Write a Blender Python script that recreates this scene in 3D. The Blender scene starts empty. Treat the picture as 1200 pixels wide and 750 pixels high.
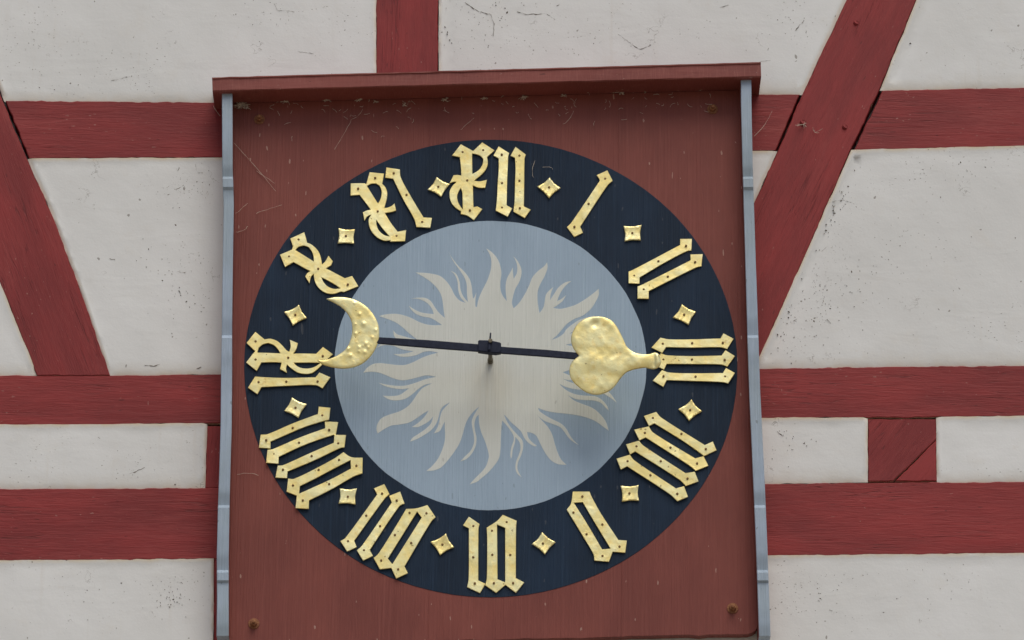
import bpy, bmesh, math, random
import numpy as np
from mathutils import Vector, Matrix, Euler
from mathutils.geometry import tessellate_polygon, delaunay_2d_cdt

random.seed(7)
scene = bpy.context.scene
COL = scene.collection

# ------------------------------------------------------------------ camera
PITCH, FPX, ROLL, DIST, EYE = math.radians(22.5), 5500.0, math.radians(0.7), 14.0, 1.65
CAM = Vector((0.0, -DIST * math.cos(PITCH), EYE))
ROT = Matrix.Rotation(math.pi / 2 + PITCH, 3, 'X') @ Matrix.Rotation(ROLL, 3, 'Z')
cd = bpy.data.cameras.new("camera")
cd.sensor_width = 36.0
cd.lens = FPX / 1200.0 * 36.0
cd.clip_start, cd.clip_end = 0.1, 2000.0
cam = bpy.data.objects.new("camera", cd)
cam.matrix_world = Matrix.Translation(CAM) @ ROT.to_4x4()
COL.objects.link(cam)
scene.camera = cam

# ------------------------------------------------------------------ light
SUN_EL, SUN_AZ = math.radians(60), math.radians(16)      # azimuth: to the right of straight in front of the wall
w = bpy.data.worlds.new("World")
scene.world = w
w.use_nodes = True
nt = w.node_tree
bg = nt.nodes["Background"]
sky = nt.nodes.new("ShaderNodeTexSky")
sky.sky_type = 'NISHITA'
sky.sun_disc = False
sky.sun_elevation = SUN_EL
sky.sun_rotation = math.radians(180) - SUN_AZ
sky.air_density, sky.dust_density, sky.ozone_density = 1.0, 4.0, 1.0
nt.links.new(sky.outputs[0], bg.inputs[0])
bg.inputs[1].default_value = 0.085
sd = bpy.data.lights.new("sun", 'SUN')
sd.energy = 1.35
sd.angle = math.radians(40)
sd.color = (1.0, 0.95, 0.86)
sun = bpy.data.objects.new("sun", sd)
sdir = Vector((math.sin(SUN_AZ) * math.cos(SUN_EL), -math.cos(SUN_AZ) * math.cos(SUN_EL), math.sin(SUN_EL)))
sun.rotation_euler = sdir.to_track_quat('Z', 'Y').to_euler()
sun.location = (3, -8, 14)
COL.objects.link(sun)
scene.view_settings.view_transform = 'Standard'
scene.view_settings.look = 'None'
scene.view_settings.exposure = 0.08
scene.view_settings.gamma = 1.0

# ------------------------------------------------------------------ geometry of the place
# the wall stands in the plane y = 0; P() gives the point that lies "d" metres in front of it
def P(px, py, d=0.0):
    v = ROT @ Vector(((px - 600.0) / FPX, (375.0 - py) / FPX, -1.0))
    t = (-d - CAM.y) / v.y
    return CAM + v * t

S1 = (P(601, 375) - P(600, 375)).length                     # metres per photo pixel on the wall

def obj(name, me, mat=None, parent=None, **props):
    o = bpy.data.objects.new(name, me)
    COL.objects.link(o)
    if mat is not None and me is not None:
        for m in (mat if isinstance(mat, (list, tuple)) else [mat]):
            me.materials.append(m)
    if parent is not None:
        o.parent = parent
        o.matrix_parent_inverse = Matrix.Translation(-world_loc(parent))
    for k, v in props.items():
        o[k] = v
    return o

LOC = {}
def world_loc(o):
    return LOC.get(o.name, Vector((0, 0, 0)))

def empty(name, loc, parent=None, **props):
    o = bpy.data.objects.new(name, None)
    o.empty_display_size = 0.1
    COL.objects.link(o)
    loc = Vector(loc)
    if parent is not None:
        o.parent = parent
        o.location = loc - world_loc(parent)
    else:
        o.location = loc
    LOC[o.name] = loc
    for k, v in props.items():
        o[k] = v
    return o

def set_grain(me, ang, seed):
    """point attribute: (along the grain, across it, depth + seed) in metres"""
    n = len(me.vertices)
    co = np.empty(n * 3, np.float32)
    me.vertices.foreach_get("co", co)
    co = co.reshape(-1, 3)
    c, s = math.cos(ang), math.sin(ang)
    g = np.stack([co[:, 0] * c + co[:, 2] * s, -co[:, 0] * s + co[:, 2] * c, co[:, 1] + seed * 3.7], 1)
    a = me.attributes.new("grain", 'FLOAT_VECTOR', 'POINT')
    a.data.foreach_set("vector", g.astype(np.float32).ravel())

def area2(pts):
    return 0.5 * sum(pts[i][0] * pts[(i + 1) % len(pts)][1] - pts[(i + 1) % len(pts)][0] * pts[i][1] for i in range(len(pts)))

def smooth(pts, corner=60.0, step=2.0):
    """Catmull-Rom through the points (photo pixels), sharp where the outline turns more than `corner` degrees"""
    n = len(pts)
    V = [np.array(p, float) for p in pts]
    sharp = []
    for i in range(n):
        a, b = V[i] - V[i - 1], V[(i + 1) % n] - V[i]
        la, lb = np.linalg.norm(a), np.linalg.norm(b)
        c = np.dot(a, b) / max(1e-9, la * lb)
        sharp.append(math.degrees(math.acos(max(-1, min(1, c)))) > corner)
    out = []
    for i in range(n):
        p1, p2 = V[i], V[(i + 1) % n]
        p0 = p1 if sharp[i] else V[i - 1]
        p3 = p2 if sharp[(i + 1) % n] else V[(i + 2) % n]
        L = np.linalg.norm(p2 - p1)
        k = max(1, int(L / step))
        a0 = np.linalg.norm(p1 - p0) or L
        a3 = np.linalg.norm(p3 - p2) or L
        m1 = (p2 - p0) / (a0 + L) * L if not sharp[i] else (p2 - p1)
        m2 = (p3 - p1) / (a3 + L) * L if not sharp[(i + 1) % n] else (p2 - p1)
        for j in range(k):
            t = j / k
            h = (2 * t**3 - 3 * t**2 + 1, t**3 - 2 * t**2 + t, -2 * t**3 + 3 * t**2, t**3 - t**2)
            q = h[0] * p1 + h[1] * m1 + h[2] * p2 + h[3] * m2
            out.append((float(q[0]), float(q[1])))
    return out

def wobble(pts, amp, step=5.0, seed=0, wave=14.0):
    """cut the edges of a closed outline into short pieces and let them wander a little (hand-hewn edges)"""
    rnd = random.Random(seed)
    ph = [(rnd.uniform(0, 6.28), rnd.uniform(0.6, 1.6)) for _ in range(6)]
    out, s = [], 0.0
    n = len(pts)
    for i in range(n):
        a, b = np.array(pts[i], float), np.array(pts[(i + 1) % n], float)
        L = np.linalg.norm(b - a)
        k = max(1, int(L / step))
        nrm = np.array([-(b - a)[1], (b - a)[0]]) / max(L, 1e-9)
        for j in range(k):
            t = j / k
            e = min(1.0, 4 * min(t, 1 - t) + 0.0)
            u = (s + L * t) / wave
            d = sum(math.sin(u * f * (1 + m * 0.83) + p) / (1 + m * 0.5) for m, (p, f) in enumerate(ph)) * 0.45 + rnd.uniform(-0.22, 0.22)
            q = a + (b - a) * t + nrm * d * amp * e
            out.append((float(q[0]), float(q[1])))
        s += L
    return out

def inset(pts, dist):
    """move a CCW loop inwards (dist > 0) along mitred normals"""
    n = len(pts)
    out = []
    for i in range(n):
        a, b, c = np.array(pts[i - 1]), np.array(pts[i]), np.array(pts[(i + 1) % n])
        e1, e2 = b - a, c - b
        l1, l2 = np.linalg.norm(e1), np.linalg.norm(e2)
        if l1 < 1e-9 or l2 < 1e-9:
            out.append(tuple(b)); continue
        n1, n2 = np.array([-e1[1], e1[0]]) / l1, np.array([-e2[1], e2[0]]) / l2
        m = n1 + n2
        den = 1 + np.dot(n1, n2)
        m = m / den if den > 0.35 else m / 0.35 * 0.6
        out.append(tuple(b + m * dist))
    return out

def plate_mesh(name, loops, d, th, bev, wall=None):
    """solid plate parallel to the wall, front face d metres out; loops in photo pixels, first one the outline, others holes.
    wall: optional function(normal) -> material index for the side faces"""
    L2 = []
    for k, lp in enumerate(loops):
        q = [(P(x, y, d).x, P(x, y, d).z) for x, y in lp]
        a = area2(q)
        if (k == 0 and a < 0) or (k > 0 and a > 0):
            q.reverse()
        L2.append(q)
    verts, faces, mats = [], [], []
    caps, off = [], 0
    for q in L2:
        n = len(q)
        ins = inset(q, bev)
        b = len(verts)
        verts += [(x, -d + th, z) for x, z in q] + [(x, -d + bev, z) for x, z in q] + [(x, -d, z) for x, z in ins]
        for i in range(n):
            j = (i + 1) % n
            ex, ez = q[j][0] - q[i][0], q[j][1] - q[i][1]
            l = math.hypot(ex, ez) or 1
            mi = wall((ez / l, -ex / l)) if wall else 0
            faces.append((b + i, b + n + i, b + n + j, b + j)); mats.append(mi)
            faces.append((b + n + i, b + 2 * n + i, b + 2 * n + j, b + n + j)); mats.append(0)
        caps.append((ins, b + 2 * n))
    idx = [base + i for ins, base in caps for i in range(len(ins))]
    tris = tessellate_polygon([[Vector((x, z, 0)) for x, z in ins] for ins, _ in caps])
    for t in tris:
        faces.append(tuple(idx[i] for i in t)); mats.append(0)
    me = bpy.data.meshes.new(name)
    me.from_pydata(verts, [], faces)
    me.polygons.foreach_set("material_index", mats)
    bm = bmesh.new(); bm.from_mesh(me)
    bmesh.ops.recalc_face_normals(bm, faces=bm.faces[:])
    bm.to_mesh(me); bm.free()
    me.update()
    return me

def any_inside(pl, x, y):
    c = False
    for i in range(len(pl)):
        (x1, y1), (x2, y2) = pl[i - 1], pl[i]
        if (y1 > y) != (y2 > y) and x < (x2 - x1) * (y - y1) / (y2 - y1) + x1: c = not c
    return c

def relief_mesh(name, loop, d, spacing, height, th=0.0, seed=0, rings=(), stain=False):
    """sheet filled with a grid of points; height(x_px, y_px, distance_to_edge_px) gives metres out of the plane d"""
    rnd = random.Random(seed)
    lp = np.array(loop, float)
    # resample edge
    edge = []
    n = len(lp)
    for i in range(n):
        a, b = lp[i], lp[(i + 1) % n]
        k = max(1, int(round(np.linalg.norm(b - a) / spacing)))
        edge += [a + (b - a) * j / k for j in range(k)]
    edge = np.array(edge)
    xs = np.arange(edge[:, 0].min(), edge[:, 0].max(), spacing)
    ys = np.arange(edge[:, 1].min(), edge[:, 1].max(), spacing * 0.9)
    gx, gy = np.meshgrid(xs, ys)
    gx[1::2] += spacing / 2
    g = np.stack([gx.ravel(), gy.ravel()], 1)
    inside = np.zeros(len(g), bool)
    for i in range(len(edge)):
        x1, y1 = edge[i]; x2, y2 = edge[(i + 1) % len(edge)]
        if y1 == y2: continue
        c = ((y1 > g[:, 1]) != (y2 > g[:, 1])) & (g[:, 0] < (x2 - x1) * (g[:, 1] - y1) / (y2 - y1) + x1)
        inside ^= c
    g = g[inside]
    def edist(p):
        a, b = edge, np.roll(edge, -1, 0)
        out = np.empty(len(p))
        ab = b - a
        l2 = (ab ** 2).sum(1) + 1e-12
        for s in range(0, len(p), 400):
            q = p[s:s + 400]
            t = np.clip(((q[:, None] - a[None]) * ab[None]).sum(2) / l2, 0, 1)
            out[s:s + 400] = np.sqrt((((a[None] + ab[None] * t[..., None]) - q[:, None]) ** 2).sum(2)).min(1)
        return out
    dg = edist(g)
    lim = (max(rings) + spacing * 0.5) if rings else spacing * 0.45
    g, dg = g[dg > lim], dg[dg > lim]
    e2 = [tuple(q) for q in edge]
    if area2(e2) < 0: e2.reverse()
    for rdist in rings:
        q = np.array(inset(e2, rdist))
        c = np.zeros(len(q), bool)
        for i in range(len(edge)):
            x1, y1 = edge[i]; x2, y2 = edge[(i + 1) % len(edge)]
            if y1 == y2: continue
            c ^= ((y1 > q[:, 1]) != (y2 > q[:, 1])) & (q[:, 0] < (x2 - x1) * (q[:, 1] - y1) / (y2 - y1) + x1)
        q = q[c]; dq = edist(q); k = dq > rdist * 0.8
        g, dg = np.concatenate([g, q[k]]), np.concatenate([dg, dq[k]])
    pts = np.concatenate([edge, g]); dist = np.concatenate([np.zeros(len(edge)), dg])
    ne = len(edge)
    res = delaunay_2d_cdt([Vector(p) for p in pts], [], [list(range(ne))], 1, 1e-6)
    v2, f2, orig = res[0], res[2], res[3]
    verts = []
    for v, o in zip(v2, orig):
        i = o[0] if o else 0
        h = height(v.x, v.y, dist[i])
        p = P(v.x, v.y, d)
        verts.append((p.x, -d - h, p.z))
    faces = [tuple(f) for f in f2]
    nf = len(verts)
    if th:
        inv = {}
        for k, o in enumerate(orig):
            for i in o: inv[i] = k
        ring = [inv[i] for i in range(ne)]
        for k in ring:
            verts.append((verts[k][0], verts[k][1] + th, verts[k][2]))
        for i in range(ne):
            j = (i + 1) % ne
            faces.append((ring[i], ring[j], nf + j, nf + i))
    me = bpy.data.meshes.new(name)
    me.from_pydata(verts, [], faces)
    bm = bmesh.new(); bm.from_mesh(me)
    bmesh.ops.recalc_face_normals(bm, faces=bm.faces[:])
    bm.to_mesh(me); bm.free()
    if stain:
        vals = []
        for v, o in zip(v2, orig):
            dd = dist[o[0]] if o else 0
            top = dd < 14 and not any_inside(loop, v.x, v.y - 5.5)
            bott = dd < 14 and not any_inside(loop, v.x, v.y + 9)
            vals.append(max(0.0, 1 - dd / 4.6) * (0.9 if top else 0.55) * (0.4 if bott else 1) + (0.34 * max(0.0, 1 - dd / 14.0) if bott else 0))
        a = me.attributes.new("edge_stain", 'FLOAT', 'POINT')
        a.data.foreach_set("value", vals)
    fl = [True] * len(f2) + [False] * (len(me.polygons) - len(f2))
    me.polygons.foreach_set("use_smooth", fl)
    me.update()
    return me

def tube_bm(bm, pts, radii, seg=8):
    rings = []
    for i, p in enumerate(pts):
        t = (pts[min(i + 1, len(pts) - 1)] - pts[max(i - 1, 0)]).normalized()
        u = t.orthogonal().normalized(); v = t.cross(u)
        rings.append([bm.verts.new(p + (u * math.cos(a) + v * math.sin(a)) * radii[i]) for a in [6.28318 * k / seg for k in range(seg)]])
    for a, b in zip(rings[:-1], rings[1:]):
        for k in range(seg):
            bm.faces.new((a[k], a[(k + 1) % seg], b[(k + 1) % seg], b[k]))
    bm.faces.new(rings[0][::-1]); bm.faces.new(rings[-1])

def bm_mesh(bm, name, sm=False):
    bmesh.ops.recalc_face_normals(bm, faces=bm.faces[:])
    me = bpy.data.meshes.new(name)
    bm.to_mesh(me); bm.free()
    if sm:
        me.polygons.foreach_set("use_smooth", [True] * len(me.polygons))
    return me

# ------------------------------------------------------------------ materials
class NT:
    def __init__(self, name):
        self.m = bpy.data.materials.new(name)
        self.m.use_nodes = True
        self.t = self.m.node_tree
        self.b = self.t.nodes["Principled BSDF"]
    def n(self, typ, **kw):
        x = self.t.nodes.new(typ)
        for k, v in kw.items():
            setattr(x, k, v)
        return x
    def l(self, a, b):
        self.t.links.new(a, b)
    def coord(self, attr=None):
        if attr:
            return self.n("ShaderNodeAttribute", attribute_name=attr).outputs["Vector"]
        return self.n("ShaderNodeTexCoord").outputs["Object"]
    def scale(self, vec, s, off=(0, 0, 0)):
        m = self.n("ShaderNodeMapping")
        m.inputs["Scale"].default_value = s
        m.inputs["Location"].default_value = off
        self.l(vec, m.inputs["Vector"])
        return m.outputs[0]
    def noise(self, vec, scale, detail=4, rough=0.55, dist=0.0):
        x = self.n("ShaderNodeTexNoise")
        x.inputs["Scale"].default_value = scale
        x.inputs["Detail"].default_value = detail
        x.inputs["Roughness"].default_value = rough
        x.inputs["Distortion"].default_value = dist
        self.l(vec, x.inputs["Vector"])
        return x.outputs["Fac"]
    def ramp(self, fac, lo, hi, a=0.0, b=1.0):
        x = self.n("ShaderNodeMapRange", interpolation_type='SMOOTHSTEP')
        x.inputs["From Min"].default_value, x.inputs["From Max"].default_value = lo, hi
        x.inputs["To Min"].default_value, x.inputs["To Max"].default_value = a, b
        self.l(fac, x.inputs["Value"])
        return x.outputs[0]
    def math(self, op, a, b):
        x = self.n("ShaderNodeMath", operation=op)
        for i, v in enumerate((a, b)):
            if isinstance(v, (int, float)): x.inputs[i].default_value = v
            else: self.l(v, x.inputs[i])
        return x.outputs[0]
    def mix(self, fac, a, b, blend='MIX'):
        x = self.n("ShaderNodeMix", data_type='RGBA', blend_type=blend)
        if isinstance(fac, (int, float)): x.inputs[0].default_value = fac
        else: self.l(fac, x.inputs[0])
        for i, v in ((6, a), (7, b)):
            if isinstance(v, tuple): x.inputs[i].default_value = (*v, 1.0)
            else: self.l(v, x.inputs[i])
        return x.outputs[2]
    def bump(self, h, strength, dist, prev=None):
        x = self.n("ShaderNodeBump")
        x.inputs["Strength"].default_value = strength
        x.inputs["Distance"].default_value = dist
        self.l(h, x.inputs["Height"])
        if prev is not None: self.l(prev, x.inputs["Normal"])
        return x.outputs[0]
    def out(self, color, rough=0.7, normal=None, metallic=0.0, spec=None):
        if isinstance(color, tuple): self.b.inputs["Base Color"].default_value = (*color, 1)
        else: self.l(color, self.b.inputs["Base Color"])
        if isinstance(rough, (int, float)): self.b.inputs["Roughness"].default_value = rough
        else: self.l(rough, self.b.inputs["Roughness"])
        self.b.inputs["Metallic"].default_value = metallic
        if spec is not None: self.b.inputs["Specular IOR Level"].default_value = spec
        if normal is not None: self.l(normal, self.b.inputs["Normal"])
        return self.m
    def specks(self, vec, cell, r, keep, stretch=(1, 1, 1), warp=0.0, seed=0.0):
        """small irregular flecks: one per voronoi cell, most cells empty"""
        v = self.scale(vec, stretch, (seed, seed * 1.7, seed * 0.6))
        if warp:
            nz = self.n("ShaderNodeTexNoise")
            nz.inputs["Scale"].default_value = cell * 0.9
            nz.inputs["Detail"].default_value = 3
            self.l(v, nz.inputs["Vector"])
            ad = self.n("ShaderNodeVectorMath", operation='MULTIPLY_ADD')
            self.l(nz.outputs["Color"], ad.inputs[0])
            ad.inputs[1].default_value = (warp, warp, warp)
            self.l(v, ad.inputs[2])
            v = ad.outputs[0]
        x = self.n("ShaderNodeTexVoronoi")
        x.inputs["Scale"].default_value = cell
        self.l(v, x.inputs["Vector"])
        sep = self.n("ShaderNodeSeparateColor")
        self.l(x.outputs["Color"], sep.inputs[0])
        gate = self.math('LESS_THAN', sep.outputs[0], keep)
        rad = self.math('MULTIPLY', sep.outputs[1], r)
        dot = self.math('LESS_THAN', x.outputs["Distance"], rad)
        return self.math('MULTIPLY', gate, dot)

def mat_plaster():
    t = NT("plaster")
    c = t.coord()
    big = t.noise(c, 1.3, 4, 0.6)
    mid = t.noise(c, 9, 5, 0.65)
    fine = t.noise(c, 140, 3, 0.6)
    col = t.mix(t.ramp(big, 0.35, 0.7), (0.715, 0.732, 0.720), (0.785, 0.805, 0.800))
    col = t.mix(t.ramp(mid, 0.52, 0.82, 0, 0.3), col, (0.69, 0.665, 0.60))
    col = t.mix(t.ramp(t.noise(t.scale(c, (1, 1, 1), (4, 4, 1)), 22, 4, 0.7), 0.60, 0.80, 0, 0.25), col, (0.58, 0.53, 0.43))
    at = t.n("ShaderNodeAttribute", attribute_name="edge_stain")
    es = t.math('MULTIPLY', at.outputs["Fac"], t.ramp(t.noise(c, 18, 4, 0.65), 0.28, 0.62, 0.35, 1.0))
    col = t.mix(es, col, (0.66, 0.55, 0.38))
    drip = t.noise(t.scale(c, (26, 1, 1.6), (2, 0, 1)), 1.0, 4, 0.6)
    col = t.mix(t.math('MULTIPLY', t.ramp(drip, 0.56, 0.78, 0, 0.30), t.ramp(t.noise(c, 2.2, 2), 0.45, 0.6)), col, (0.60, 0.56, 0.48))
    clus = t.ramp(t.noise(c, 3.0, 3, 0.6), 0.50, 0.66)
    s1 = t.specks(c, 60, 0.24, 0.12, (1, 1, 0.8), warp=0.02, seed=1.3)
    s2 = t.specks(c, 120, 0.30, 0.22, (1, 1, 1.6), warp=0.012, seed=4.1)
    sp = t.math('MAXIMUM', t.math('MULTIPLY', s1, 0.6), t.math('MULTIPLY', t.math('MULTIPLY', s2, clus), 0.8))
    # hair-thin dirty threads
    v = t.n("ShaderNodeTexNoise"); v.inputs["Scale"].default_value = 4.5; v.inputs["Detail"].default_value = 5; v.inputs["Roughness"].default_value = 0.7
    t.l(c, v.inputs["Vector"])
    line = t.ramp(t.math('ABSOLUTE', t.math('SUBTRACT', v.outputs["Fac"], 0.5), 0), 0.0, 0.006, 1.0, 0.0)
    line = t.math('MULTIPLY', line, t.ramp(t.noise(t.scale(c, (1, 1, 1), (5, 2, 9)), 6, 2), 0.60, 0.66))
    sp = t.math('MAXIMUM', sp, t.math('MULTIPLY', line, 0.45))
    col = t.mix(sp, col, (0.12, 0.10, 0.07))
    nb = t.bump(fine, 0.2, 0.001)
    nb = t.bump(mid, 0.3, 0.004, nb)
    nb = t.bump(t.noise(c, 35, 3, 0.6), 0.2, 0.002, nb)
    nb = t.bump(t.noise(t.scale(c, (3, 3, 9)), 1.0, 3, 0.5, 0.8), 0.3, 0.006, nb)
    return t.out(col, 0.85, nb, spec=0.2)

def mat_wood(name, base, dark, light, speck, grain=1.0, rough=0.6, crack=0.5, bumpd=0.004, cross=0.0):
    t = NT(name)
    g = t.coord("grain")
    obji = t.n("ShaderNodeObjectInfo")
    streak = t.noise(t.scale(g, (9, 95, 6)), 1.0, 6, 0.68, 1.1)
    fibre = t.noise(t.scale(g, (14, 420, 14)), 1.0, 4, 0.6, 0.3)
    blot = t.noise(t.scale(g, (2.2, 7, 2)), 1.0, 4, 0.6)
    worn = t.noise(t.scale(g, (16, 40, 9)), 1.0, 5, 0.7)
    col = t.mix(t.ramp(blot, 0.3, 0.72), dark, base)
    col = t.mix(t.ramp(streak, 0.46, 0.72, 0, 0.6 * grain), col, dark)
    col = t.mix(t.ramp(fibre, 0.52, 0.8, 0, 0.45 * grain), col, light)
    col = t.mix(t.ramp(worn, 0.60, 0.82, 0, 0.45), col, light)
    if cross:
        cx = t.noise(t.scale(g, (330, 22, 30)), 1.0, 4, 0.65)
        col = t.mix(t.ramp(cx, 0.45, 0.75, 0, cross), col, light)
    # knots
    kv = t.n("ShaderNodeTexVoronoi"); kv.inputs["Scale"].default_value = 3.2
    kn = t.n("ShaderNodeVectorMath", operation='MULTIPLY_ADD')
    kz = t.n("ShaderNodeTexNoise"); kz.inputs["Scale"].default_value = 30.0
    t.l(g, kz.inputs["Vector"]); t.l(kz.outputs["Color"], kn.inputs[0]); kn.inputs[1].default_value = (0.02, 0.012, 0.0)
    t.l(t.scale(g, (0.55, 1.0, 0.4), (0.3, 0.7, 0.2)), kn.inputs[2]); t.l(kn.outputs[0], kv.inputs["Vector"])
    ks = t.n("ShaderNodeSeparateColor"); t.l(kv.outputs["Color"], ks.inputs[0])
    kd = t.math('MULTIPLY', t.math('LESS_THAN', ks.outputs[0], 0.45), t.ramp(kv.outputs["Distance"], 0.015, 0.075, 1.0, 0.0))
    col = t.mix(t.math('MULTIPLY', kd, 0.7), col, tuple(0.45 * x for x in dark))
    # faded and peeling patches
    fp = t.ramp(t.noise(t.scale(g, (1.6, 6, 1.5), (7, 3, 5)), 1.0, 6, 0.7), 0.54, 0.74, 0, 0.45)
    col = t.mix(fp, col, light)
    # drying cracks along the grain
    cr = t.n("ShaderNodeTexNoise"); cr.inputs["Scale"].default_value = 1.0; cr.inputs["Detail"].default_value = 3
    t.l(t.scale(g, (2.4, 60, 4), (3, 1, 2)), cr.inputs["Vector"])
    crk = t.ramp(t.math('ABSOLUTE', t.math('SUBTRACT', cr.outputs["Fac"], 0.5), 0), 0.0, 0.02, 1.0, 0.0)
    crk = t.math('MULTIPLY', crk, t.ramp(t.noise(t.scale(g, (3, 12, 2), (9, 4, 1)), 1.0, 2), 0.50, 0.62))
    col = t.mix(t.math('MULTIPLY', crk, crack), col, tuple(0.35 * x for x in dark))
    s1 = t.specks(g, 85, 0.26, 0.16, (0.7, 1.6, 1), warp=0.02, seed=2.0)
    s2 = t.specks(g, 30, 0.10, 0.14, (1.8, 0.5, 1), warp=0.06, seed=6.0)
    gate = t.ramp(t.noise(t.scale(g, (5, 9, 3), (2, 7, 4)), 1.0, 3), 0.42, 0.62)
    s1 = t.math('MULTIPLY', s1, gate)
    col = t.mix(t.math('MULTIPLY', t.math('MAXIMUM', s1, s2), 0.38), col, speck)
    dk = t.specks(g, 60, 0.22, 0.14, (0.5, 1.8, 1), warp=0.02, seed=12.0)
    col = t.mix(t.math('MULTIPLY', dk, 0.55), col, tuple(0.4 * x for x in dark))
    nb = t.bump(t.math('ADD', t.math('MULTIPLY', streak, 0.8), t.math('MULTIPLY', fibre, 0.25)), 0.5 * grain, bumpd)
    nb = t.bump(blot, 0.4, 0.008, nb)
    nb = t.bump(t.math('SUBTRACT', 1.0, kd), 0.6, 0.004, nb)
    nb = t.bump(t.math('SUBTRACT', 1.0, crk), 0.6 * crack, 0.004, nb)
    return t.out(col, rough, nb, spec=0.35)

def mat_paint(name, base, dark, light, rough=0.55, stain=None, speck=(0.4, 0.38, 0.33), sp=0.25, spec=0.4):
    """old paint brushed on upright boards: fine vertical ridges, patchy"""
    t = NT(name)
    g = t.coord("grain")
    ridge = t.noise(t.scale(g, (4, 170, 5)), 1.0, 5, 0.6, 0.3)
    fibre = t.noise(t.scale(g, (9, 520, 9)), 1.0, 3, 0.6)
    blot = t.noise(t.scale(g, (2.6, 5, 2)), 1.0, 5, 0.62)
    col = t.mix(t.ramp(blot, 0.3, 0.75), dark, base)
    col = t.mix(t.ramp(ridge, 0.50, 0.78, 0, 0.55), col, light)
    col = t.mix(t.ramp(fibre, 0.55, 0.8, 0, 0.3), col, dark)
    s1 = t.specks(g, 45, 0.22, 0.16, (0.6, 1.7, 1), warp=0.02, seed=3.0)
    s2 = t.specks(g, 11, 0.10, 0.20, (0.35, 2.2, 1), warp=0.05, seed=8.0)
    col = t.mix(t.math('MULTIPLY', t.math('MAXIMUM', s1, s2), sp), col, speck)
    if stain:
        (sx, sz), scol = stain
        ctr = P(sx, sz, 0.05)
        oc = t.n("ShaderNodeNewGeometry").outputs["Position"]
        mp = t.scale(oc, (7.5, 0.0, 3.6), (-ctr.x * 7.5, 0, -ctr.z * 3.6))
        ln = t.n("ShaderNodeVectorMath", operation='LENGTH'); t.l(mp, ln.inputs[0])
        f = t.math('MULTIPLY', t.ramp(ln.outputs["Value"], 0.05, 0.75, 0.28, 0.0), t.ramp(ridge, 0.25, 0.6, 0.4, 1.0))
        col = t.mix(f, col, scol)
    nb = t.bump(t.math('ADD', ridge, t.math('MULTIPLY', fibre, 0.3)), 0.8, 0.003)
    nb = t.bump(blot, 0.35, 0.006, nb)
    return t.out(col, rough, nb, spec=spec)

def mat_gold(name="gold_leaf"):
    t = NT(name)
    c = t.coord()
    a = t.noise(c, 17, 4, 0.55)
    b = t.noise(c, 60, 4, 0.62)
    f = t.noise(c, 300, 3, 0.6)
    col = t.mix(t.ramp(a, 0.36, 0.66), (0.94, 0.79, 0.32), (1.0, 0.93, 0.50))
    col = t.mix(t.ramp(b, 0.50, 0.74, 0, 0.6), col, (0.86, 0.66, 0.24))
    col = t.mix(t.ramp(t.noise(t.scale(c, (1, 1, 1), (1, 3, 2)), 40, 4, 0.7), 0.58, 0.74, 0, 0.55), col, (1.0, 0.95, 0.70))
    worn = t.ramp(t.noise(t.scale(c, (1, 1, 1), (3, 7, 5)), 20, 5, 0.72), 0.60, 0.76, 0, 0.65)
    col = t.mix(worn, col, (0.52, 0.30, 0.09))
    s = t.specks(c, 90, 0.25, 0.22, warp=0.010, seed=5.0)
    col = t.mix(t.math('MULTIPLY', s, 0.55), col, (0.16, 0.09, 0.03))
    nb = t.bump(a, 0.40, 0.007)
    nb = t.bump(b, 0.22, 0.0020, nb)
    nb = t.bump(f, 0.2, 0.0006, nb)
    return t.out(col, t.ramp(b, 0.3, 0.7, 0.33, 0.50), nb, metallic=0.66)

def mat_plain(name, c1, c2, rough, scale=40, metallic=0.0, bump=0.3, spec=0.5):
    t = NT(name)
    c = t.coord()
    a = t.noise(c, scale, 5, 0.65)
    return t.out(t.mix(t.ramp(a, 0.35, 0.7), c1, c2), rough, t.bump(a, bump, 0.003), metallic=metallic, spec=spec)

M = {}
M['plaster'] = mat_plaster()
M['lime_edge'] = mat_plain("lime_edge", (0.62, 0.54, 0.40), (0.45, 0.36, 0.24), 0.85, 60)
M['timber'] = mat_wood("timber", (0.295, 0.031, 0.031), (0.195, 0.020, 0.021), (0.345, 0.064, 0.057), (0.46, 0.30, 0.25))
M['board'] = mat_paint("board_paint", (0.242, 0.066, 0.050), (0.188, 0.049, 0.038), (0.278, 0.085, 0.067), 0.55, speck=(0.55, 0.40, 0.33), sp=0.5, spec=0.32)
M['roof'] = mat_wood("roof_paint", (0.255, 0.066, 0.054), (0.19, 0.048, 0.040), (0.32, 0.115, 0.09), (0.50, 0.37, 0.31), 0.7, 0.6, 0.2, 0.002, 0.55)
M['trim'] = mat_paint("trim_paint", (0.385, 0.48, 0.61), (0.31, 0.385, 0.44), (0.45, 0.55, 0.67), 0.55, speck=(0.12, 0.12, 0.10), sp=0.5)
M['navy'] = mat_paint("dial_paint", (0.013, 0.031, 0.063), (0.008, 0.019, 0.038), (0.023, 0.050, 0.094), 0.5, speck=(0.22, 0.22, 0.22), sp=0.2, spec=0.2)
M['pale'] = mat_paint("pale_blue_paint", (0.362, 0.482, 0.60), (0.32, 0.43, 0.54), (0.41, 0.53, 0.65), 0.55, speck=(0.12, 0.14, 0.16), sp=0.3)
M['sun'] = mat_paint("sun_paint", (0.70, 0.735, 0.69), (0.64, 0.675, 0.625), (0.75, 0.78, 0.74), 0.6, stain=((574.5, 452), (0.42, 0.36, 0.22)), speck=(0.2, 0.18, 0.14), sp=0.25)
M['gold'] = mat_gold()
M['iron'] = mat_plain("painted_iron", (0.012, 0.017, 0.036), (0.022, 0.029, 0.055), 0.6, 60, spec=0.2)
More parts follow.
